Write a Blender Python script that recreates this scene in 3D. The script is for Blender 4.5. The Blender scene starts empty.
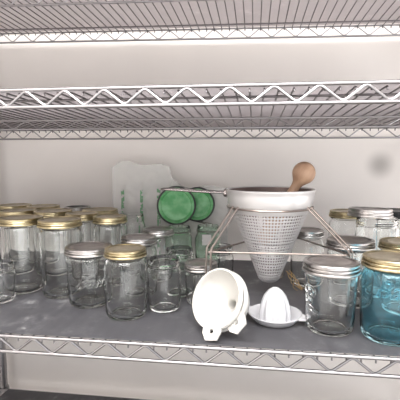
import bpy, bmesh, math, random
from mathutils import Vector, Matrix, noise
random.seed(7)
S = 0.00104            # metres per layout unit
EYE = 1.45             # eye height of the photographer above the floor
def W(x, y, z): return Vector((x*S, y*S, EYE + z*S))
sc = bpy.context.scene
COL = sc.collection

# ---------------------------------------------------------------- camera
cam = bpy.data.cameras.new('camera'); cam.sensor_width = 36; cam.lens = 36.0; cam.clip_start = 0.02
co = bpy.data.objects.new('camera', cam); COL.objects.link(co); sc.camera = co
p_, y_, r_ = math.radians(5.577), math.radians(7.668), math.radians(-0.124)
fw = Vector((-math.sin(y_)*math.cos(p_), math.cos(y_)*math.cos(p_), -math.sin(p_)))
rt = Vector((math.cos(y_), math.sin(y_), 0)); up = rt.cross(fw)
rt2 = math.cos(r_)*rt + math.sin(r_)*up; up2 = -math.sin(r_)*rt + math.cos(r_)*up
co.matrix_world = Matrix((( rt2.x, up2.x, -fw.x, 0), (rt2.y, up2.y, -fw.y, 0), (rt2.z, up2.z, -fw.z, EYE), (0, 0, 0, 1)))

# ---------------------------------------------------------------- light
wd = bpy.data.worlds.new('room_light'); sc.world = wd; wd.use_nodes = True
_n = wd.node_tree.nodes; _tc = _n.new('ShaderNodeTexCoord'); _sx = _n.new('ShaderNodeSeparateXYZ'); _cr = _n.new('ShaderNodeValToRGB')
wd.node_tree.links.new(_tc.outputs['Generated'], _sx.inputs[0]); wd.node_tree.links.new(_sx.outputs[2], _cr.inputs[0])
_cr.color_ramp.elements[0].position = 0.0; _cr.color_ramp.elements[0].color = (1.0, 0.98, 0.97, 1)   # unseen ambient light, shaped to brighten the wall between the shelves
_cr.color_ramp.elements[1].position = 0.06; _cr.color_ramp.elements[1].color = (0.26, 0.26, 0.27, 1)
wd.node_tree.links.new(_cr.outputs[0], _n['Background'].inputs[0]); _n['Background'].inputs[1].default_value = 3.0
def area(name, loc, target, sx, sy, power, col):
    l = bpy.data.lights.new(name, 'AREA'); l.shape = 'RECTANGLE'; l.size = sx; l.size_y = sy; l.energy = power; l.color = col
    o = bpy.data.objects.new(name, l); COL.objects.link(o); o.location = loc
    o.rotation_euler = (Vector(target)-Vector(loc)).to_track_quat('-Z', 'Y').to_euler(); return o
area('ceiling_lamp_and_fill', (-0.1, -0.45, 2.55), (-0.1, -0.4, 0), 1.8, 0.9, 68, (1.0, 0.985, 0.98))
area('ceiling_lamp_and_fill', (0.3, -1.7, 2.55), (0.2, -1.5, 0), 2.4, 0.8, 4, (1.0, 0.985, 0.98))  # added fill light, not a known lamp; lifts the wall behind the jars
sc.view_settings.view_transform = 'Standard'; sc.view_settings.look = 'None'
sc.view_settings.gamma = 1; sc.view_settings.use_curve_mapping = False
sc.view_settings.exposure = 0.08
sc.cycles.max_bounces = 20; sc.cycles.transmission_bounces = 20; sc.cycles.transparent_max_bounces = 20
sc.cycles.glossy_bounces = 6; sc.cycles.diffuse_bounces = 4

# ---------------------------------------------------------------- materials
def srgb(r, g, b):
    f = lambda c: ((c/255+0.055)/1.055)**2.4 if c > 10 else c/255/12.92
    return (f(r), f(g), f(b), 1)
def mat(name, col, rough=0.5, metal=0.0, **kw):
    m = bpy.data.materials.new(name); m.use_nodes = True
    b = m.node_tree.nodes['Principled BSDF']
    b.inputs['Base Color'].default_value = col; b.inputs['Roughness'].default_value = rough; b.inputs['Metallic'].default_value = metal
    for k, v in kw.items(): b.inputs[k.replace('_', ' ')].default_value = v
    return m
def noise_tint(m, c1, c2, scale=20, detail=4, lo=0.35, hi=0.65, bump=0.0, stretch=None, rough=None):
    nt = m.node_tree; n = nt.nodes; b = n['Principled BSDF']
    tc = n.new('ShaderNodeTexCoord'); mp = n.new('ShaderNodeMapping'); nt.links.new(tc.outputs['Object'], mp.inputs[0])
    if stretch: mp.inputs['Scale'].default_value = stretch
    t = n.new('ShaderNodeTexNoise'); t.inputs['Scale'].default_value = scale; t.inputs['Detail'].default_value = detail
    nt.links.new(mp.outputs[0], t.inputs['Vector'])
    r = n.new('ShaderNodeValToRGB'); r.color_ramp.elements[0].position = lo; r.color_ramp.elements[1].position = hi
    r.color_ramp.elements[0].color = c1; r.color_ramp.elements[1].color = c2
    nt.links.new(t.outputs[0], r.inputs[0]); nt.links.new(r.outputs[0], b.inputs['Base Color'])
    if bump:
        bp = n.new('ShaderNodeBump'); bp.inputs['Strength'].default_value = bump; bp.inputs['Distance'].default_value = 0.002
        nt.links.new(t.outputs[0], bp.inputs['Height']); nt.links.new(bp.outputs[0], b.inputs['Normal'])
    return m, r, t, mp
M = {}
M['chrome'] = mat('zinc_wire', (0.40, 0.39, 0.40, 1), 0.30, 1.0)
M['wire_dark'] = mat('shelf_grid_wire', (0.20, 0.19, 0.195, 1), 0.38, 1.0)
M['steel'] = mat('stainless_steel', (0.36, 0.33, 0.32, 1), 0.25, 1.0)
M['rim'] = mat('brushed_aluminium', (0.62, 0.61, 0.61, 1), 0.36, 0.5)
M['cone'] = mat('perforated_steel', (0.66, 0.64, 0.64, 1), 0.45, 0.5)
M['inner_shade'] = mat('painted_inner_shade', (0.16, 0.12, 0.11, 1), 0.4, 0.7)  # dark colour standing in for the shade inside the cone
M['silver'] = noise_tint(mat('silver_lid_metal', (0.6, 0.58, 0.57, 1), 0.28, 1.0), (0.40, 0.38, 0.37, 1), (0.62, 0.60, 0.59, 1), 60)[0]
M['gold'] = noise_tint(mat('gold_lid_metal', (0.6, 0.5, 0.3, 1), 0.30, 1.0), (0.40, 0.34, 0.21, 1), (0.66, 0.57, 0.37, 1), 60)[0]
M['goldtop'] = noise_tint(mat('gold_lid_top', (0.5, 0.45, 0.33, 1), 0.4, 0.8), (0.33, 0.28, 0.20, 1), (0.46, 0.40, 0.30, 1), 50)[0]
M['silvertop'] = noise_tint(mat('silver_lid_top', (0.5, 0.48, 0.47, 1), 0.4, 0.8), (0.24, 0.21, 0.20, 1), (0.36, 0.33, 0.32, 1), 50)[0]
M['black'] = mat('black_lid_plastic', (0.03, 0.03, 0.03, 1), 0.4)
M['rubber'] = mat('dark_rubber', (0.03, 0.035, 0.035, 1), 0.5)
M['white'] = noise_tint(mat('white_plastic', (0.86, 0.85, 0.82, 1), 0.35), (0.56, 0.55, 0.52, 1), (0.59, 0.58, 0.55, 1), 12)[0]
M['white2'] = mat('juicer_plastic', (0.60, 0.60, 0.62, 1), 0.3)
M['wood'] = noise_tint(mat('pestle_wood', srgb(190, 150, 118), 0.55), srgb(158, 124, 100), srgb(190, 158, 132), 60, 4, 0.3, 0.7, 0.1, (1, 1, 0.12))[0]
def glass(name, col, rough=0.0, ior=1.36):
    m = bpy.data.materials.new(name); m.use_nodes = True; nt = m.node_tree; n = nt.nodes
    b = n['Principled BSDF']; b.inputs['Base Color'].default_value = col; b.inputs['Roughness'].default_value = rough
    b.inputs['Transmission Weight'].default_value = 1.0; b.inputs['IOR'].default_value = ior
    tc = n.new('ShaderNodeTexCoord'); t = n.new('ShaderNodeTexNoise'); t.inputs['Scale'].default_value = 45; t.inputs['Detail'].default_value = 1
    nt.links.new(tc.outputs['Object'], t.inputs['Vector'])
    bp = n.new('ShaderNodeBump'); bp.inputs['Strength'].default_value = 0.08; bp.inputs['Distance'].default_value = 0.002
    nt.links.new(t.outputs[0], bp.inputs['Height']); nt.links.new(bp.outputs[0], b.inputs['Normal'])
    return m
M['glass'] = glass('clear_jar_glass', (0.99, 1.0, 0.995, 1))
M['blueglass'] = glass('blue_jar_glass', (0.56, 0.88, 0.97, 1))
M['greenglass'] = glass('pale_green_glass', (0.84, 0.97, 0.88, 1))
M['lidgreen'] = mat('green_lid_glass', srgb(70, 165, 90), 0.25, 0.0, Transmission_Weight=0.3)
noise_tint(M['lidgreen'], srgb(88, 180, 104), srgb(150, 220, 160), 40, 4)
M['label'] = mat('white_paper_label', (0.75, 0.75, 0.74, 1), 0.7)
M['brass'] = mat('brass_wire', (0.75, 0.52, 0.25, 1), 0.35, 1.0)
M['wire_plain'] = mat('stand_wire', (0.36, 0.31, 0.28, 1), 0.30, 1.0)
# wall paint, with one soft grey spot, darkest in its middle
m = mat('wall_paint', srgb(205, 197, 190), 0.85); M['wall'] = m
_, ramp, _, _ = noise_tint(m, srgb(234, 229, 225), srgb(238, 233, 229), 5, 3)
nt = m.node_tree; n = nt.nodes
ge = n.new('ShaderNodeNewGeometry'); vm = n.new('ShaderNodeVectorMath'); vm.operation = 'DISTANCE'
SM = W(336, 1135, -12); vm.inputs[1].default_value = SM
nt.links.new(ge.outputs['Position'], vm.inputs[0])
mr = n.new('ShaderNodeMapRange'); mr.interpolation_type = 'SMOOTHSTEP'
mr.inputs[1].default_value = 0.002; mr.inputs[2].default_value = 0.050; mr.inputs[3].default_value = 0.55; mr.inputs[4].default_value = 0.0
nt.links.new(vm.outputs['Value'], mr.inputs[0])
mx = n.new('ShaderNodeMix'); mx.data_type = 'RGBA'; mx.inputs[7].default_value = srgb(120, 115, 112)
nt.links.new(mr.outputs[0], mx.inputs[0]); nt.links.new(ramp.outputs[0], mx.inputs[6])
nt.links.new(mx.outputs[2], n['Principled BSDF'].inputs['Base Color'])
M['paint'] = noise_tint(mat('ceiling_paint', srgb(225, 222, 218), 0.9), srgb(222, 219, 215), srgb(228, 225, 221), 4)[0]
M['floor'] = noise_tint(mat('floor_vinyl', srgb(120, 112, 104), 0.5), srgb(112, 105, 98), srgb(130, 121, 112), 9)[0]
# grey translucent liner
def liner_mat(name, trans, clear):
    m = bpy.data.materials.new(name); m.use_nodes = True; nt = m.node_tree; n = nt.nodes; n.clear()
    out = n.new('ShaderNodeOutputMaterial'); d = n.new('ShaderNodeBsdfPrincipled'); tr = n.new('ShaderNodeBsdfTranslucent')
    mx = n.new('ShaderNodeMixShader'); mx.inputs[0].default_value = trans
    tr.inputs[0].default_value = (0.66, 0.63, 0.64, 1)
    d.inputs['Roughness'].default_value = 0.42; d.inputs['Specular IOR Level'].default_value = 0.35
    ge = n.new('ShaderNodeNewGeometry'); t = n.new('ShaderNodeTexNoise'); t.inputs['Scale'].default_value = 17; t.inputs['Detail'].default_value = 9; t.inputs['Roughness'].default_value = 0.72
    nt.links.new(ge.outputs['Position'], t.inputs['Vector'])
    r = n.new('ShaderNodeValToRGB'); e = r.color_ramp.elements
    e[0].position = 0.30; e[0].color = srgb(84, 84, 88); e[1].position = 0.52; e[1].color = srgb(92, 92, 96)
    e2 = e.new(0.60); e2.color = srgb(112, 112, 115); e3 = e.new(0.70); e3.color = srgb(190, 190, 192)
    nt.links.new(t.outputs[0], r.inputs[0]); nt.links.new(r.outputs[0], d.inputs['Base Color'])
    w = n.new('ShaderNodeTexWave'); w.wave_type = 'BANDS'; w.bands_direction = 'X'; w.inputs['Scale'].default_value = 2*math.pi/(20*S)/20; w.inputs['Distortion'].default_value = 0.4
    nt.links.new(ge.outputs['Position'], w.inputs['Vector'])
    b = n.new('ShaderNodeBump'); b.inputs['Strength'].default_value = 0.35; b.inputs['Distance'].default_value = 0.0012
    nt.links.new(w.outputs[0], b.inputs['Height']); nt.links.new(b.outputs[0], d.inputs['Normal'])
    nt.links.new(d.outputs[0], mx.inputs[1]); nt.links.new(tr.outputs[0], mx.inputs[2]); tp = n.new('ShaderNodeBsdfTransparent'); tp.inputs[0].default_value = (0.93, 0.92, 0.92, 1); m2 = n.new('ShaderNodeMixShader'); m2.inputs[0].default_value = clear
    nt.links.new(mx.outputs[0], m2.inputs[1]); nt.links.new(tp.outputs[0], m2.inputs[2]); nt.links.new(m2.outputs[0], out.inputs[0])
    return m
M['liner'] = liner_mat('grey_liner_plastic', 0.25, 0.0); M['liner_clear'] = liner_mat('frosted_liner_plastic', 0.68, 0.10)
# clear crinkled plastic bag with broken green printed stripes
def bag_mat():
    m = bpy.data.materials.new('clear_bag_film'); m.use_nodes = True; nt = m.node_tree; n = nt.nodes; n.clear()
    out = n.new('ShaderNodeOutputMaterial'); d = n.new('ShaderNodeBsdfPrincipled'); tr = n.new('ShaderNodeBsdfTransparent')
    tr.inputs[0].default_value = (0.97, 0.98, 0.97, 1)
    mx = n.new('ShaderNodeMixShader'); d.inputs['Roughness'].default_value = 0.22
    tc = n.new('ShaderNodeTexCoord'); sp = n.new('ShaderNodeSeparateXYZ'); nt.links.new(tc.outputs['Object'], sp.inputs[0])
    ns = n.new('ShaderNodeTexNoise'); ns.inputs['Scale'].default_value = 90; nt.links.new(tc.outputs['Object'], ns.inputs['Vector'])
    prev = None
    for c, wd_ in ((-128*S, 4.5*S), (-74*S, 4*S), (-26*S, 5*S)):
        a = n.new('ShaderNodeMath'); a.operation = 'SUBTRACT'; a.inputs[1].default_value = c; nt.links.new(sp.outputs[0], a.inputs[0])
        b = n.new('ShaderNodeMath'); b.operation = 'ABSOLUTE'; nt.links.new(a.outputs[0], b.inputs[0])
        k = n.new('ShaderNodeMath'); k.operation = 'LESS_THAN'; k.inputs[1].default_value = wd_; nt.links.new(b.outputs[0], k.inputs[0])
        if prev:
            s_ = n.new('ShaderNodeMath'); s_.operation = 'MAXIMUM'; nt.links.new(prev.outputs[0], s_.inputs[0]); nt.links.new(k.outputs[0], s_.inputs[1]); prev = s_
        else: prev = k
    h = n.new('ShaderNodeMath'); h.operation = 'LESS_THAN'; h.inputs[1].default_value = 196*S; nt.links.new(sp.outputs[2], h.inputs[0])
    q = n.new('ShaderNodeMath'); q.operation = 'MULTIPLY'; nt.links.new(prev.outputs[0], q.inputs[0]); nt.links.new(h.outputs[0], q.inputs[1])
    g = n.new('ShaderNodeMath'); g.operation = 'GREATER_THAN'; g.inputs[1].default_value = 0.45; nt.links.new(ns.outputs[0], g.inputs[0])
    q2 = n.new('ShaderNodeMath'); q2.operation = 'MULTIPLY'; nt.links.new(q.outputs[0], q2.inputs[0]); nt.links.new(g.outputs[0], q2.inputs[1])
    cm = n.new('ShaderNodeMix'); cm.data_type = 'RGBA'; cm.inputs[6].default_value = (0.90, 0.89, 0.88, 1); cm.inputs[7].default_value = srgb(95, 150, 108)
    nt.links.new(q2.outputs[0], cm.inputs[0]); nt.links.new(cm.outputs[2], d.inputs['Base Color'])
    f = n.new('ShaderNodeMapRange'); f.inputs[3].default_value = 0.38; f.inputs[4].default_value = 0.75
    nt.links.new(q2.outputs[0], f.inputs[0])
    nt.links.new(f.outputs[0], mx.inputs[0]); nt.links.new(tr.outputs[0], mx.inputs[1]); nt.links.new(d.outputs[0], mx.inputs[2]); nt.links.new(mx.outputs[0], out.inputs[0])
    return m
M['bag'] = bag_mat()

# ---------------------------------------------------------------- helpers
def link(name, bm, m, parent=None, loc=None, smooth=True, angle=40):
    me = bpy.data.meshes.new(name); bmesh.ops.recalc_face_normals(bm, faces=bm.faces); bm.to_mesh(me); bm.free()
    me.materials.append(m)
    if smooth:
        me.polygons.foreach_set('use_smooth', [True]*len(me.polygons)); me.set_sharp_from_angle(angle=math.radians(angle))
    o = bpy.data.objects.new(name, me); COL.objects.link(o)
    if parent: o.parent = parent
    if loc is not None: o.location = loc
    return o
def tag(o, label=None, cat=None, group=None, kind=None):
    if label: o['label'] = label
    if cat: o['category'] = cat
    if group: o['group'] = group
    if kind: o['kind'] = kind
    return o
def empty(name, loc, rz=0):
    o = bpy.data.objects.new(name, None); COL.objects.link(o); o.location = loc; o.rotation_euler = (0, 0, rz); o.empty_display_size = 0.02; return o
def box(bm, x0, x1, y0, y1, z0, z1):
    v = [bm.verts.new((x, y, z)) for x in (x0, x1) for y in (y0, y1) for z in (z0, z1)]
    for f in ((0,1,3,2), (4,6,7,5), (0,4,5,1), (2,3,7,6), (0,2,6,4), (1,5,7,3)): bm.faces.new([v[i] for i in f])
def lathe(bm, prof, seg=48, closed=False, mtx=None, scale=S, mod=None):
    """revolve (r, z) points (layout units) round z; points with r==0 become poles"""
    rings = []
    for r, z in prof:
        if r <= 1e-6: rings.append([bm.verts.new((0, 0, z*scale))])
        else:
            ring = []
            for i in range(seg):
                a = 2*math.pi*i/seg; rr = r*(mod(a, z) if mod else 1)
                ring.append(bm.verts.new((rr*scale*math.cos(a), rr*scale*math.sin(a), z*scale)))
            rings.append(ring)
    n = len(rings); allv = [v for r in rings for v in r]
    for k in range(n if closed else n-1):
        a, b = rings[k], rings[(k+1) % n]
        if len(a) == 1 and len(b) == 1: continue
        for i in range(seg):
            j = (i+1) % seg
            if len(a) == 1: bm.faces.new((a[0], b[j], b[i]))
            elif len(b) == 1: bm.faces.new((a[i], a[j], b[0]))
            else: bm.faces.new((a[i], a[j], b[j], b[i]))
    if mtx: bmesh.ops.transform(bm, matrix=mtx, verts=allv)
    return allv
def tube(bm, pts, r, seg=8, cap=True, cyc=False):
    pts = [Vector(p) for p in pts]; n = len(pts)
    tan = []
    for i in range(n):
        a = pts[(i-1) % n] if (i or cyc) else pts[i]; b = pts[(i+1) % n] if (i < n-1 or cyc) else pts[i]
        tan.append((b-a).normalized())
    ref = Vector((0, 0, 1)) if abs(tan[0].z) < 0.9 else Vector((0, 1, 0))
    u = tan[0].cross(ref).normalized(); rings = []
    for i in range(n):
        u = (u - tan[i]*u.dot(tan[i])).normalized(); w = tan[i].cross(u)
        rings.append([bm.verts.new(pts[i] + r*(math.cos(2*math.pi*k/seg)*u + math.sin(2*math.pi*k/seg)*w)) for k in range(seg)])
    for i in range(n if cyc else n-1):
        a, b = rings[i], rings[(i+1) % n]
        for k in range(seg):
            j = (k+1) % seg; bm.faces.new((a[k], a[j], b[j], b[k]))
    if cap and not cyc: bm.faces.new(rings[0][::-1]); bm.faces.new(rings[-1])
def rounded(pts, rad, k=4):
    """polyline with corners rounded"""
    pts = [Vector(p) for p in pts]; out = [pts[0]]
    for a, b, c in zip(pts, pts[1:], pts[2:]):
        d1 = min(rad, (a-b).length*0.45); d2 = min(rad, (c-b).length*0.45)
        s, e = b + (a-b).normalized()*d1, b + (c-b).normalized()*d2
        for i in range(k+1):
            t = i/k; out.append((1-t)**2*s + 2*t*(1-t)*b + t*t*e)
    out.append(pts[-1]); return out

# ---------------------------------------------------------------- room
XL, XR, YB, YF = W(-830, 0, 0).x, W(1500, 0, 0).x, W(0, 1135, 0).y, -2.2
def wallbox(name, *a, m='wall'):
    bm = bmesh.new(); box(bm, *a); return tag(link(name, bm, M[m], smooth=False), kind='structure')
wallbox('wall_back', XL-0.1, XR, YB, YB+0.1, 0, 2.6)
wallbox('wall_left', XL-0.1, XL, YF, YB, 0, 2.6)
wallbox('floor', XL-0.1, XR, YF, YB+0.1, -0.1, 0, m='floor')
wallbox('ceiling', XL-0.1, XR, YF, YB+0.1, 2.6, 2.7, m='paint')
bm = bmesh.new(); box(bm, XL, XR, YB-0.014, YB, 0, 0.09); box(bm, XL, XR, YB-0.009, YB, 0.09, 0.10)
tag(link('baseboard_back', bm, M['paint'], smooth=False), kind='structure')

# ---------------------------------------------------------------- shelving unit
X0, X1 = -761, 412
YS = (562, 831, 1085)
unit = empty('wire_shelving_unit', Vector((W((X0+X1)/2, 0, 0).x, W(0, 823, 0).y, 0)))
tag(unit, 'grey metal wire shelving unit with zigzag truss rails against the pale wall', 'shelving unit')
uo = unit.location.copy()
def U(x, y, z): return W(x, y, z) - uo
def post(x, y):
    bm = bmesh.new(); prof = [(0, 0), (12, 0)]; z = 0
    H = 2.10/S
    while z < H-26:
        z += 25; prof += [(12, z-1.2), (11.2, z-0.6), (11.2, z+0.6), (12, z+1.2)]
    prof += [(12, H), (9, H+4), (0, H+5)]
    lathe(bm, prof, 20); p = link('post', bm, M['chrome'], unit); q = U(x, y, 0); p.location = (q.x, q.y, 0.0)
for x in (X0, X1):
    for y in (YS[0], YS[2]): post(x, y)
def truss(name, a, b, ztop, gap, zoff, tilt, r, rz, parent, side=False, label=None):
    """a, b: plan ends (x, y); zoff: x of one zigzag peak"""
    bm = bmesh.new(); A, B = Vector((a[0], a[1], 0)), Vector((b[0], b[1], 0)); L = (B-A).length; d = (B-A)/L
    def P(s, h, off=0):
        p = A + d*s; nn = Vector((d.y, -d.x, 0)); p = p + nn*off
        return U(p.x, p.y, ztop + h + tilt*p.x)
    tube(bm, [P(2, 0), P(L/2, 0), P(L-2, 0)], r*S, 10); tube(bm, [P(2, -gap), P(L/2, -gap), P(L-2, -gap)], r*S, 10)
    first = (zoff - a[0]) % 60 if not side else 20
    pts = []; s = first; lo, hi = -gap + r*0.3, -r*0.3
    if first > 30: pts.append(P(first-30, lo))
    while s < L-4:
        pts.append(P(s, hi))
        if s+30 < L-4: pts.append(P(s+30, lo))
        s += 60
    tube(bm, rounded(pts, 6.5*S, 4), rz*S, 8)
    return link(name, bm, M['chrome'], parent)
def shelf(zf, zm, zb, zoff, zoffb, tilt, gaps, rod=None, rods=()):
    bm = bmesh.new()
    def P(x, y, dz=0):
        if y <= YS[1]: t = (y-YS[0])/(YS[1]-YS[0]); z = zf*(1-t)+zm*t
        else: t = (y-YS[1])/(YS[2]-YS[1]); z = zm*(1-t)+zb*t
        return U(x, y, z+dz+tilt*x)
    x = X0+14
    while x < X1-12:
        tube(bm, rounded([P(x, YS[0]+3.4, -9), P(x, YS[0]+3.8, -3.4), P(x, YS[1], 1.0), P(x, YS[2]-3.2, -1.6), P(x, YS[2]-3.0, -8)], 3*S, 2), 1.35*S, 6)
        x += 20
    for yy in rods: tube(bm, [P(X0+6, yy, -3.5), P(-200, yy, -3.5), P(X1-6, yy, -3.5)], 1.9*S, 8)
    sh = link('shelf', bm, M['wire_dark'], unit)
    truss('front_rail', (X0, YS[0]), (X1, YS[0]), zf, gaps[0], zoff, tilt, 2.8, 2.0, sh)
    truss('middle_rail', (X0, YS[1]), (X1, YS[1]), zm-3.4, gaps[1]-3, zoff+18, tilt, 2.2, 1.4, sh)
    truss('back_rail', (X0, YS[2]), (X1, YS[2]), zb, gaps[2], zoffb, tilt, 2.5, 1.6, sh)
    truss('side_rail', (X0, YS[0]), (X0, YS[2]), (zf+zb)/2, gaps[0], 0, tilt, 2.5, 1.6, sh, side=True)
    truss('side_rail', (X1, YS[0]), (X1, YS[2]), (zf+zb)/2, gaps[0], 0, tilt, 2.5, 1.6, sh, side=True)
    for xx in (X0, X1):
        for yy in (YS[0], YS[2]):
            bm = bmesh.new(); lathe(bm, [(12.4, -30), (18, -30), (15.5, 8), (12.4, 8)], 20, closed=True)
            c = link('corner_collar', bm, M['chrome'], sh); c.location = U(xx, yy, (zf if yy == YS[0] else zb)+tilt*xx)
    return sh
def liner(zf, zm, zb, tilt, y1, label, m='liner'):
    bm = bmesh.new(); nx, ny = 60, 20; g = []
    t_ = 1.2
    for i in range(nx+1):
        row = []
        for j in range(ny+1):
            x = X0+20+(X1-X0-40)*i/nx; y = YS[0]+3.6+(y1-YS[0]-3.6)*j/ny
            if y <= YS[1]: t = (y-YS[0])/(YS[1]-YS[0]); z = zf*(1-t)+zm*t
            else: t = (y-YS[1])/(YS[2]-YS[1]); z = zm*(1-t)+zb*t
            row.append(bm.verts.new(W(x, y, z+tilt*x+2.6)))
        g.append(row)
    fs = [bm.faces.new((g[i][j], g[i+1][j], g[i+1][j+1], g[i][j+1])) for i in range(nx) for j in range(ny)]
    r = bmesh.ops.extrude_face_region(bm, geom=fs); bmesh.ops.translate(bm, vec=(0, 0, t_*S), verts=[v for v in r['geom'] if isinstance(v, bmesh.types.BMVert)])
    return tag(link('shelf_liner', bm, M[m]), label, 'shelf liner', 'plastic shelf liners')
shelf(-274.4, -274.4, -274.4, -339, -325, 0, (25.3, 25, 25))
shelf(102.7, 89.5, 85.0, -334, -330, -0.0052, (25, 22, 25), rods=(622,))
shelf(345, 343.8, 342.6, -330, -107.9, -0.023, (25, 24, 25), rods=(1043,))
shelf(-702, -702, -702, -330, -320, 0, (25, 25, 25))
liner(-274.4, -274.4, -274.4, 0, 1080, 'grey plastic liner under the glass jars')
liner(102.7, 89.5, 85.0, -0.0052, 1080, 'frosted plastic liner on the empty middle shelf above the jars', 'liner_clear')
liner(345, 343.8, 342.6, -0.023, 1082, 'frosted plastic liner on the topmost shelf seen through its wires', 'liner_clear')
liner(-702, -702, -702, 0, 1080, 'grey plastic liner on the lowest shelf at the bottom edge')
SH = -274.4 + 2.6 + 1.2 + 0.15      # top of the liner the jars stand on

# ---------------------------------------------------------------- jars
def band_bm(r, top, hgt=14, floor_=True):
    """screw band with rolled ridges, its top edge at height `top`; open in the middle"""
    z0 = top-hgt; g = hgt/17; q = lambda dr, z: (r+dr, z0+z*g)
    prof = [q(-3.6, 0), q(0.7, 0), q(1.3, 1.2), q(1.2, 3.4), q(0.5, 4.6), q(-3.2, 5.2), q(-3.2, 6.6), q(0.2, 7.2), q(0.7, 8.6), q(0.2, 10), q(-3.2, 10.6), q(-3.2, 12.0), q(-0.6, 12.6),
            q(-0.4, 15.4), q(-1.4, 16.7), (r-3.0, top), (r-6.5, top), (r-6.5, top-0.9), (r-4.6, top-1.0), (r-4.4, top-2.5)]
    bm = bmesh.new(); lathe(bm, prof, 56, closed=True); return bm
def disc_bm(r, top):
    bm = bmesh.new()
    lathe(bm, [(0, top-1.6), (r*0.62, top-1.6), (r*0.66, top-1.0), (r*0.74, top-1.0), (r*0.78, top-1.6), (r-3.4, top-1.4), (r-3.4, top-2.4), (r*0.5, top-2.6), (0, top-2.6)], 56); return bm
def glass_bm(h, rb, rm, wide=False, taper=0.94, straight=False, square=0):
    """solid-walled jar: h to the lip, body radius rb, mouth radius rm"""
    nk = h-17; sd = (rb-rm)
    sh0 = nk-max(6, sd*1.3+4)
    o = [(0, 2.2), (rb*0.55, 1.6), (rb*0.68, 0.2), (rb*taper-9, 0), (rb*taper-4.5, 1.6), (rb*taper-1.3, 6), (rb*taper, 13), (rb*(taper+1)/2*1.0, h*0.4), (rb, sh0-4), (rb-sd*0.25, sh0+2), (rb-sd*0.75, nk-3), (rm-0.6, nk),
         (rm+1.2, nk+1.5), (rm-0.2, nk+3.2), (rm+0.9, nk+5.2), (rm-0.4, nk+7.2), (rm+0.8, nk+9.2), (rm-0.6, nk+11.2), (rm-0.6, h-2), (rm-1.6, h)]
    ri = 2.6
    i = [(rm-3.4, h), (rm-4.0, h-2), (rm-4.2, nk), (rb-sd*0.75-ri-0.3, nk-3), (rb-sd*0.25-ri, sh0+2), (rb-ri, sh0-4), (rb*(taper+1)/2-ri, h*0.4), (rb*taper-ri-0.4, 15), (rb*taper-ri-2.6, 8.5), (rb*taper-11, 5.6), (rb*0.5, 6.2), (0, 6.8)]
    bm = bmesh.new()
    mod = None
    if square:
        def mod(a, z):
            c = max(abs(math.cos(a)), abs(math.sin(a))); f = min(1, max(0, (nk-6-z)/8)); k = 1/max(c, 0.80)**0.9
            return 1+(k-1)*f*square
    lathe(bm, o+i, 56, mod=mod); return bm
def jar(x, y, h, rb, rm, lid, label, group, body='glass', rz=0, band_h=14, taper=0.94, tilt=None, top_m=None, disc=True, name='glass_jar', square=0):
    t = tag(empty(name, W(x, y, SH), rz), label, 'jar', group)
    gh = h-1.6 if lid else h
    link('glass_body', glass_bm(gh, rb, rm, taper=taper, square=square), M[body], t, angle=60)
    if lid:
        link('screw_band', band_bm(rm+3.8, h, band_h), M[lid], t)
        if disc: link('lid_disc', disc_bm(rm+2.4, h), M[top_m or lid+'top'], t)
    return t
def emboss(t, text, r, z, size, ang, rot=0.0, m='glass', bow=0.0):
    """raised lettering wrapped round the jar; ang is the facing direction in the jar's own frame"""
    cu = bpy.data.curves.new('lettering', 'FONT'); cu.body = text; cu.size = size*S; cu.extrude = 1.3*S; cu.bevel_depth = 0.35*S; cu.align_x = 'CENTER'; cu.align_y = 'CENTER'; cu.shear = 0.45; cu.resolution_u = 3
    o = bpy.data.objects.new('tmp', cu); COL.objects.link(o); dg = bpy.context.evaluated_depsgraph_get()
    me = bpy.data.meshes.new_from_object(o.evaluated_get(dg)); COL.objects.unlink(o)
    cr, sr = math.cos(rot), math.sin(rot)
    for v in me.vertices:
        a, b, c = v.co; b += bow*a; a, b = a*cr-b*sr, a*sr+b*cr
        th = ang + a/(r*S); rr = r*S + c
        v.co = (rr*math.cos(th), rr*math.sin(th), z*S+b)
    me.name = 'embossed_lettering'; me.materials.clear(); me.materials.append(M[m])
    q = bpy.data.objects.new('embossed_lettering', me); COL.objects.link(q); q.parent = t; return q

GQ = 'tall gold lidded jars at the left'
jar(-478, 766, 156, 42, 40, 'gold', 'tall clear jar with gold lid, leftmost of the front row, behind the small lidless jar', GQ)
jar(-386, 752, 155, 41, 38.5, 'gold', 'tall clear jar with gold lid standing directly left of the wide silver lidded jar', GQ, rz=1)
jar(-310, 830, 152, 37, 32.5, 'gold', 'tall clear jar with narrower gold lid behind the short gold lidded jar', GQ, rz=2, taper=0.96)
jar(-383, 850, 155, 37, 32.5, 'gold', 'tall gold lidded jar showing just behind the two front gold lids', GQ, rz=3, taper=0.96)
jar(-561, 885, 155, 42, 40, 'gold', 'middle row gold lidded jar at the left frame edge behind the leftmost jar', GQ, rz=4)
jar(-470, 885, 155, 42, 40, 'gold', 'gold lidded jar in the middle row behind the second front jar', GQ, rz=5)
jar(-634, 990, 155, 41, 39, 'gold', 'leftmost gold lidded jar of the back row against the wall', GQ, rz=6)
jar(-546, 977, 155, 40, 38, 'gold', 'gold lidded jar in the back row against the wall, second from the left', GQ, rz=7)
jar(-456, 987, 153, 35, 31, 'silver', 'tall jar with dark silver ring lid in the back row of the gold lidded jars', None, rz=8, disc=False)
jar(-378, 945, 152, 42, 40, 'gold', 'dull gold lidded jar, rightmost in back row, beside the tall lidless jar', GQ, rz=9, top_m='goldtop')
jar(-286, 906, 146, 33, 30, None, 'tall lidless jar with bare threads in front of the plastic bag', None, taper=0.96)
s1 = jar(-308, 710, 112, 42, 40.5, 'silver', 'squat wide silver lidded jar with embossed script, left of the short gold lidded jar', 'short silver lidded jars')
emboss(s1, 'Ball', 41.6, 52, 34, math.radians(-70))
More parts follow.
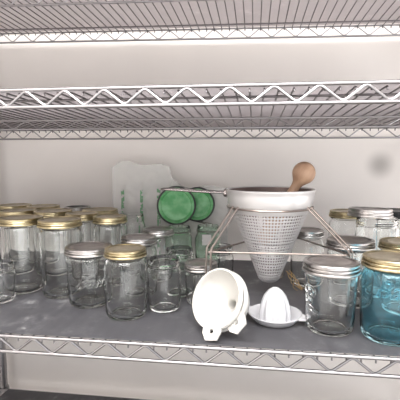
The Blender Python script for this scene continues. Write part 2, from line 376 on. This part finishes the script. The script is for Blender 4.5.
jar(-220, 660, 121, 38, 32, 'gold', 'short clear jar with gold lid at the shelf front, between silver lidded and lidless jars', None, taper=0.95)
jar(-229, 772, 120, 36, 31.5, 'silver', 'short silver lidded jar directly behind the short gold lidded jar', 'short silver lidded jars', rz=1)
jar(-214, 878, 119, 36, 31.5, 'silver', 'short silver lidded jar in front of the leftmost green lid', 'short silver lidded jars', rz=2)
jar(-160, 697, 96, 31.5, 28.5, None, 'small clear lidless jar with threaded rim left of the white funnel', 'small lidless jars')
jar(-147, 780, 96, 31, 28.5, None, 'small lidless jar hidden behind the front lidless jar', 'small lidless jars', rz=1)
jar(-98, 738, 80, 30.5, 27.5, 'silver', 'small jar with silver lid partly behind the white funnel', 'short silver lidded jars', rz=2)
jar(-73, 850, 88, 32, 29.5, None, 'small lidless jar behind the left leg of the strainer stand', 'small lidless jars', rz=3)
jar(-483, 695, 78, 28, 25.5, None, 'small lidless jar cut off by the left edge of the photo', 'small lidless jars', rz=4)
jar(117, 886, 122, 36, 31.5, 'silver', 'silver lidded jar seen just right of the perforated cone', 'short silver lidded jars', rz=3)
jar(202, 905, 162, 37, 32, 'gold', 'tall jar with greenish gold lid at the right, left of the lopsided silver lid', None, taper=0.96)
jar(246, 836, 157, 41, 39, None, 'large open threaded jar with a loose silver lid lying across its mouth', None)
jar(312, 926, 162, 39, 37, 'black', 'jar with flat black lid at the right edge, behind the open jar', None, top_m='black')
jar(181, 772, 124, 41, 39.5, 'silver', 'jar with wide silver lid behind the front clear jar, touched by strainer stand leg', 'short silver lidded jars', rz=4)
jar(268, 742, 128, 41, 39.5, 'gold', 'gold lidded clear jar behind the blue jar at the right edge', None, rz=2)
f1 = jar(123, 644, 113, 40.5, 39.5, 'silver', 'clear straight sided jar with silver lid at the shelf front beside the blue jar', None, taper=0.93, band_h=17)
emboss(f1, 'Ball', 38.8, 60, 34, math.radians(-152), rot=math.radians(-80))
b1 = jar(209, 628, 127, 45, 38.5, 'gold', 'blue glass jar with gold lid at the right front corner', None, body='blueglass', taper=0.94, band_h=16)
emboss(b1, 'Ball', 43.2, 84, 36, math.radians(-104), m='blueglass')
# the loose silver lid lying askew on the open jar
t = tag(empty('jar_lid', W(232, 836, SH+158.5)), 'loose silver jar lid lying tilted across the open jar mouth', 'lid')
t.rotation_euler = (math.radians(-2), math.radians(1.5), 0)
link('screw_band', band_bm(42, 17, 17), M['silver'], t); link('lid_disc', disc_bm(41, 17), M['silvertop'], t)

# ---------------------------------------------------------------- green lidded clamp jars
def clamp_jar(x, y, lx, ly, label, r_l=48):
    t = tag(empty('clamp_jar', W(x, y, SH)), label, 'jar', 'clamp jars with green lids')
    link('glass_body', glass_bm(110, 32, 28, square=0.9), M['greenglass'], t, angle=60)
    dx, dy = (lx-x)*S, (ly-y)*S; zc = 157*S
    R = Matrix.Translation((dx, dy, zc)) @ Matrix.Rotation(math.radians(8), 4, 'Z') @ Matrix.Rotation(math.radians(90-6), 4, 'X')
    bm = bmesh.new(); lathe(bm, [(0, -3), (r_l-5, -3), (r_l-1, -2), (r_l-1, 2), (r_l-5, 3), (r_l-8, 5), (r_l-10, 3), (0, 3)], 48, mtx=R); l = link('lid', bm, M['lidgreen'], t); l['label'] = 'green glass lid'
    bm = bmesh.new(); tube(bm, [R @ Vector((r_l*S*math.cos(a*math.pi/24), r_l*S*math.sin(a*math.pi/24), 0)) for a in range(48)], 2.9*S, 10, cyc=True)
    g = link('rubber_gasket', bm, M['rubber'], l); g['label'] = 'dark rubber gasket'
    bm = bmesh.new(); zt = 98*S
    tube(bm, [Vector((29*S*math.cos(a*math.pi/16), 29*S*math.sin(a*math.pi/16), zt)) for a in range(32)], 1.2*S, 6, cyc=True)
    tube(bm, rounded([(-8*S, 29*S, zt), (-8*S, 34*S, zt+10*S), (dx-6*S, dy+1*S, 112*S)], 3*S), 1.2*S, 6)
    tube(bm, rounded([(8*S, 29*S, zt), (8*S, 34*S, zt+10*S), (dx+6*S, dy+1*S, 112*S)], 3*S), 1.2*S, 6)
    link('wire_clamp', bm, M['steel'], t); return t
clamp_jar(-182, 962, -196, 1002, 'green tinted square jar whose green round lid stands upright, in front and left', 47.5)
cj = clamp_jar(-112, 985, -146, 1034, 'green tinted square jar whose lid stands half hidden behind the other green lid', 43)
bm = bmesh.new(); box(bm, -11*S, 11*S, -33.5*S, -32.9*S, 66*S, 92*S); lb = link('paper_label', bm, M['label'], cj, smooth=False); lb['label'] = 'small white paper label'

# ---------------------------------------------------------------- crinkled plastic bag
def bag():
    bm = bmesh.new(); nx, nz = 64, 56; wd_, ht = 318, 262
    front, back = [], []
    for side, lst in ((-1, front), (1, back)):
        for i in range(nx+1):
            row = []
            for k in range(nz+1):
                u = i/nx; v = k/nz
                ed = min(1, min(u, 1-u)*7) * min(1, (1-v)*5+0.12)
                h = ht*(0.93 + 0.09*math.sin(u*5.2+0.4) + 0.03*math.sin(u*17)) * (0.90 if u > 0.5 else 1.0)
                x = -wd_/2 + wd_*u + 4*noise.noise(Vector((u*3, v*3, 3.1*side)))
                p = Vector((u*5, v*5, side*2.0)); c = noise.noise(p)*6 + noise.noise(p*2.7)*3 + abs(noise.noise(p*5.5))*3
                y = side*(6 + 11*(1-v))*ed + c*ed
                row.append(bm.verts.new((x*S, y*S, (h*v+0.3)*S)))
            lst.append(row)
        for i in range(nx):
            for k in range(nz):
                q = (lst[i][k], lst[i+1][k], lst[i+1][k+1], lst[i][k+1]); bm.faces.new(q if side < 0 else q[::-1])
    for i in range(nx):
        bm.faces.new((front[i][nz], front[i+1][nz], back[i+1][nz], back[i][nz])); bm.faces.new((front[i][0], back[i][0], back[i+1][0], front[i+1][0]))
    for k in range(nz):
        for e in (0, nx): bm.faces.new((front[e][k], front[e][k+1], back[e][k+1], back[e][k]))
    o = link('plastic_bag', bm, M['bag'], angle=70); o.location = W(-227, 1058, SH+0.1)
    return tag(o, 'crinkled clear plastic bag with green printed stripes standing against the wall', 'bag')
bag()

# ---------------------------------------------------------------- conical strainer, stand, pestle
CX, CY = 31, 772          # axis of the cone
ZR, ZT = -54, -235        # rim and tip heights
RR = 81.5
st = tag(empty('cone_strainer', W(CX, CY, ZT)), 'perforated metal cone strainer with white rim band and wire handle, held in the wire stand', 'strainer')
H = ZR-ZT
bm = bmesh.new()          # solid rim band
lathe(bm, [(RR-7, H-30), (RR-4.5, H-32), (RR-1.5, H-24), (RR+0.5, H-12), (RR+1, H-4), (RR+2.4, H-2), (RR+2.4, H), (RR+0.6, H+1.2), (RR-1.5, H), (RR-2, H-4), (RR-3.5, H-22)], 72, closed=True)
link('rim_band', bm, M['rim'], st)
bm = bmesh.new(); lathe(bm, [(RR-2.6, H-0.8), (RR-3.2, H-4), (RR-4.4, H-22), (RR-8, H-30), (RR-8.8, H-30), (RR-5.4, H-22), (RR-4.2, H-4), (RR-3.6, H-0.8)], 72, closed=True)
link('inner_shade_sheet', bm, M['inner_shade'], st)['label'] = 'inside with its shade painted dark'  # thin dark sheet that paints shade onto the inside of the rim
# perforated wall: quads with a square hole in each
bm = bmesh.new()
NA, NR = 132, 44
zt0, zt1 = 9, H-30
def cr(z): return 20.5 + (RR-6.5-20.5)*(z-zt0)/(zt1-zt0)
def cone_v(a, z, r=None): return bm.verts.new(((r or cr(z))*S*math.cos(a), (r or cr(z))*S*math.sin(a), z*S))
blocks = [(zt0, zt0+0.22*(zt1-zt0), 36), (zt0+0.22*(zt1-zt0), zt0+0.5*(zt1-zt0), 48), (zt0+0.5*(zt1-zt0), zt1, 72)]
for za, zb_, na in blocks:
    nr = max(3, round((zb_-za)/5.8))
    rings = [[cone_v(2*math.pi*i/na, za+(zb_-za)*k/nr) for i in range(na)] for k in range(nr+1)]
    for k in range(nr):
        for i in range(na):
            j = (i+1) % na; q = [rings[k][i], rings[k][j], rings[k+1][j], rings[k+1][i]]
            plain = (zb_ == zt1 and k >= nr-2)
            if plain: bm.faces.new(q); continue
            c = sum((v.co for v in q), Vector())/4
            inn = [bm.verts.new(c + (v.co-c)*0.54) for v in q]
            for s_ in range(4): bm.faces.new((q[s_], q[(s_+1) % 4], inn[(s_+1) % 4], inn[s_]))
fs = bm.faces[:]
co_ = link('perforated_cone', bm, M['cone'], st, smooth=True)
md = co_.modifiers.new('thickness', 'SOLIDIFY'); md.thickness = 0.8*S; md.offset = 0; md.material_offset = 1; co_.data.materials.append(M['inner_shade'])  # inner faces carry the painted shade so the holes look dark
bm = bmesh.new()
lathe(bm, [(0, 0), (8, 0.6), (14.5, 3.0), (18.5, 6.2), (20.7, 9.2), (19.9, 9.6), (17.6, 7), (14, 4.2), (7.5, 1.8), (0, 1.2)], 32); link('cone_tip', bm, M['cone'], st)
# wire loop handle
bm = bmesh.new(); hz = H-6
tube(bm, rounded([(-(RR)*S, -9*S, hz*S), (-(RR+30)*S, -10*S, hz*S), (-(RR+118)*S, -13*S, (hz+5)*S), (-(RR+133)*S, 0, (hz+5)*S), (-(RR+118)*S, 13*S, (hz+5)*S), (-(RR+30)*S, 10*S, hz*S), (-(RR)*S, 9*S, hz*S)], 14*S, 5), 2.3*S, 10)
hd = link('handle', bm, M['steel'], st)
bm = bmesh.new(); bmesh.ops.create_uvsphere(bm, u_segments=16, v_segments=10, radius=6.5*S); bmesh.ops.transform(bm, matrix=Matrix.Translation((-(RR+3)*S, -8*S, (hz-1)*S)) @ Matrix.Diagonal((0.8, 0.8, 1.2, 1)), verts=bm.verts)
link('handle_rivet', bm, M['steel'], hd)

sd = tag(empty('strainer_stand', W(CX, CY, SH)), 'three legged wire stand with double wire legs holding the cone strainer', 'stand')
def s3(x, y, z): return Vector(((x-CX)*S, (y-CY)*S, (z-SH)*S))
LL, RG, BK = (-78, 694), (166, 698), (60, 915)
RZ = ZR-33; rring = RR-1.5
bm = bmesh.new()
tube(bm, [Vector((rring*S*math.cos(a*math.pi/36), rring*S*math.sin(a*math.pi/36), (RZ-SH)*S)) for a in range(72)], 1.9*S, 8, cyc=True)
link('upper_ring', bm, M['wire_plain'], sd)
WZ = -161
for (fx, fy) in (LL, RG, BK):
    d = Vector((fx-CX, fy-CY)); an = math.atan2(d.y, d.x); off = 8
    pe = Vector((-math.sin(an), math.cos(an)))
    bm = bmesh.new()
    def Q(rad, s, z): 
        p = Vector((CX, CY)) + Vector((math.cos(an), math.sin(an)))*rad + pe*s; return s3(p.x, p.y, z)
    R0 = math.sqrt(rring**2-off**2); R1 = d.length
    tube(bm, rounded([Q(R0-2, off, RZ+4), Q(R0+1, off, RZ), Q(R1, off, WZ+6), Q(R1+2, off, SH+2.2), Q(R1+2, -off, SH+2.2), Q(R1, -off, WZ+6), Q(R0+1, -off, RZ), Q(R0-2, -off, RZ+4)], 7*S, 5), 1.9*S, 8)
    link('leg', bm, M['wire_plain'], sd)
for a, b in ((LL, RG), (RG, BK), (BK, LL)):
    bm = bmesh.new(); tube(bm, [s3(a[0], a[1], WZ), s3((a[0]+b[0])/2, (a[1]+b[1])/2, WZ), s3(b[0], b[1], WZ)], 1.8*S, 8); link('cross_wire', bm, M['wire_plain'], sd)

# pestle leaning in the cone, knob out at the right
A = W(15, CY, -160); B = W(93, 772, -23)
ax = (B-A).normalized(); L = (B-A).length/S
bm = bmesh.new()
prof = [(0, 0), (8, 1), (13, 6), (15, 30), (15, 60), (13, 85), (10, 105), (8.8, L-36), (8.8, L-28), (10.5, L-22)] + [(21.5*math.sin(q*math.pi/12), L-21.5*math.cos(q*math.pi/12)) for q in range(3, 12)] + [(0, L+21.5)]
lathe(bm, prof, 32)
pe_ = link('wooden_pestle', bm, M['wood'], angle=60); pe_.location = A; pe_.rotation_euler = ax.to_track_quat('Z', 'Y').to_euler()
tag(pe_, 'light wooden pestle with a round knob leaning out of the cone strainer', 'pestle')

# ---------------------------------------------------------------- white canning funnels (one nested in the other)
def funnel(center, axis, roll, label):
    t = empty('canning_funnel', center); tag(t, label, 'funnel', 'nested white funnels')
    t.rotation_euler = axis.to_track_quat('Z', 'Y').to_euler()
    bm = bmesh.new()      # z runs from the mouth (0) to the spout
    lathe(bm, [(46.5, -1.5), (49, -1.0), (50, 0.5), (50, 5), (48.5, 6.5), (46.5, 8), (44.5, 14), (36, 30), (12, 42), (9.5, 46), (8.6, 66), (7.0, 66), (7.4, 46), (9.5, 41.5), (34.5, 28.5), (43, 13), (44.8, 6), (45, 1)], 64, closed=True)
    bmesh.ops.transform(bm, matrix=Matrix.Diagonal((0.97, 0.97, 1, 1)), verts=bm.verts); bo = link('funnel_bowl', bm, M['white'], t)
    bm = bmesh.new()      # hexagonal hanging tab with a hole
    def hexp(r, n): return [(r*math.cos(2*math.pi*i/n+math.pi/6), r*math.sin(2*math.pi*i/n+math.pi/6)) for i in range(n)]
    out, inn = [(-13, -14), (13, -14), (15, 2), (9, 13), (-9, 13), (-15, 2)], hexp(3.6, 18)
    o6 = []
    for i in range(6):
        for s_ in range(3):
            a, b = Vector(out[i]), Vector(out[(i+1) % 6]); o6.append(a.lerp(b, s_/3))
    inn.sort(key=lambda p: math.atan2(p[1], p[0])); o6.sort(key=lambda p: math.atan2(p[1], p[0]))
    lay = []
    for z in (1.5, 4.5):
        lay.append(([bm.verts.new((p[0]*S, p[1]*S, z*S)) for p in o6], [bm.verts.new((p[0]*S, p[1]*S, z*S)) for p in inn]))
    for i in range(18):
        j = (i+1) % 18
        for (o_, n_) in lay: bm.faces.new((o_[i], o_[j], n_[j], n_[i]))
        bm.faces.new((lay[0][0][i], lay[0][0][j], lay[1][0][j], lay[1][0][i])); bm.faces.new((lay[0][1][i], lay[0][1][j], lay[1][1][j], lay[1][1][i]))
    bmesh.ops.transform(bm, matrix=Matrix.Rotation(roll, 4, 'Z') @ Matrix.Translation((0, 50*S, -5.5*S)) @ Matrix.Diagonal((1.15, 1.05, 1, 1)), verts=bm.verts)
    link('hanging_tab', bm, M['white'], t, smooth=False)
    return t
fax = Vector((math.sin(math.radians(38))*math.cos(math.radians(27)), math.cos(math.radians(38))*math.cos(math.radians(27)), -math.sin(math.radians(27))))
FC = W(-57, 605, SH+57)
funnel(FC, fax, math.radians(163), 'white plastic canning funnel, the front one of two nested, mouth facing out')
funnel(FC + fax*13*S, fax, math.radians(118), 'white plastic canning funnel nested behind the front funnel, its rim showing at right')

# ---------------------------------------------------------------- citrus juicer
t = tag(empty('citrus_juicer', W(38, 668, SH), math.radians(-18)), 'white plastic citrus juicer with ribbed dome in a shallow dish', 'juicer')
bm = bmesh.new()
lathe(bm, [(0, 0), (30, 0), (34, 1.5), (41, 9), (44, 13), (45, 13.6), (45, 15), (43, 15), (39.5, 11), (32, 3.6), (0, 2.6)], 56); link('dish', bm, M['white2'], t)
bm = bmesh.new()
rib = lambda a, z: 1 + 0.07*math.cos(10*a)*(1-max(0, min(1, (z-40)/12)))
lathe(bm, [(25.5, 2.8), (25.5, 8), (24.8, 20), (22.5, 32), (18.5, 43), (12.5, 52), (6, 57), (0, 58.5)], 80, mod=rib); link('reamer_dome', bm, M['white2'], t)
for sgn, ln in ((1, 1), (-1, 1)):
    bm = bmesh.new(); x0, x1 = 42*sgn, 56*sgn; w0, w1 = 13, 8
    v = [bm.verts.new((x*S, y*S, z*S)) for z in (11.5, 14.5) for (x, y) in ((x0, -w0), (x1, -w1), (x1+1.5*sgn, 0), (x1, w1), (x0, w0))]
    bm.faces.new(v[:5]); bm.faces.new(v[5:])
    for i in range(5): bm.faces.new((v[i], v[(i+1) % 5], v[5+(i+1) % 5], v[5+i]))
    link('grip_tab', bm, M['white2'], t, smooth=False)

# ---------------------------------------------------------------- loose golden wires
bm = bmesh.new(); rnd = random.Random(3)
for k in range(5):
    a0 = -0.25+0.18*k; pts = []
    for s_ in range(14):
        u = s_/13; pts.append(((-14+(20+4*k)*u+5*math.sin(6*u+1.7*k))*S, (4*math.sin(3*u+a0)+k*4-8)*S, (1.4+38*(1-u)**1.4+2*math.sin(9*u+k)*(1-u)*u*4)*S))
    tube(bm, pts, 0.75*S, 6)
tag(link('brass_wire', bm, M['brass'], loc=W(88, 838, SH)), 'loose thin golden wires lying between the strainer cone and the front clear jar', 'wire')
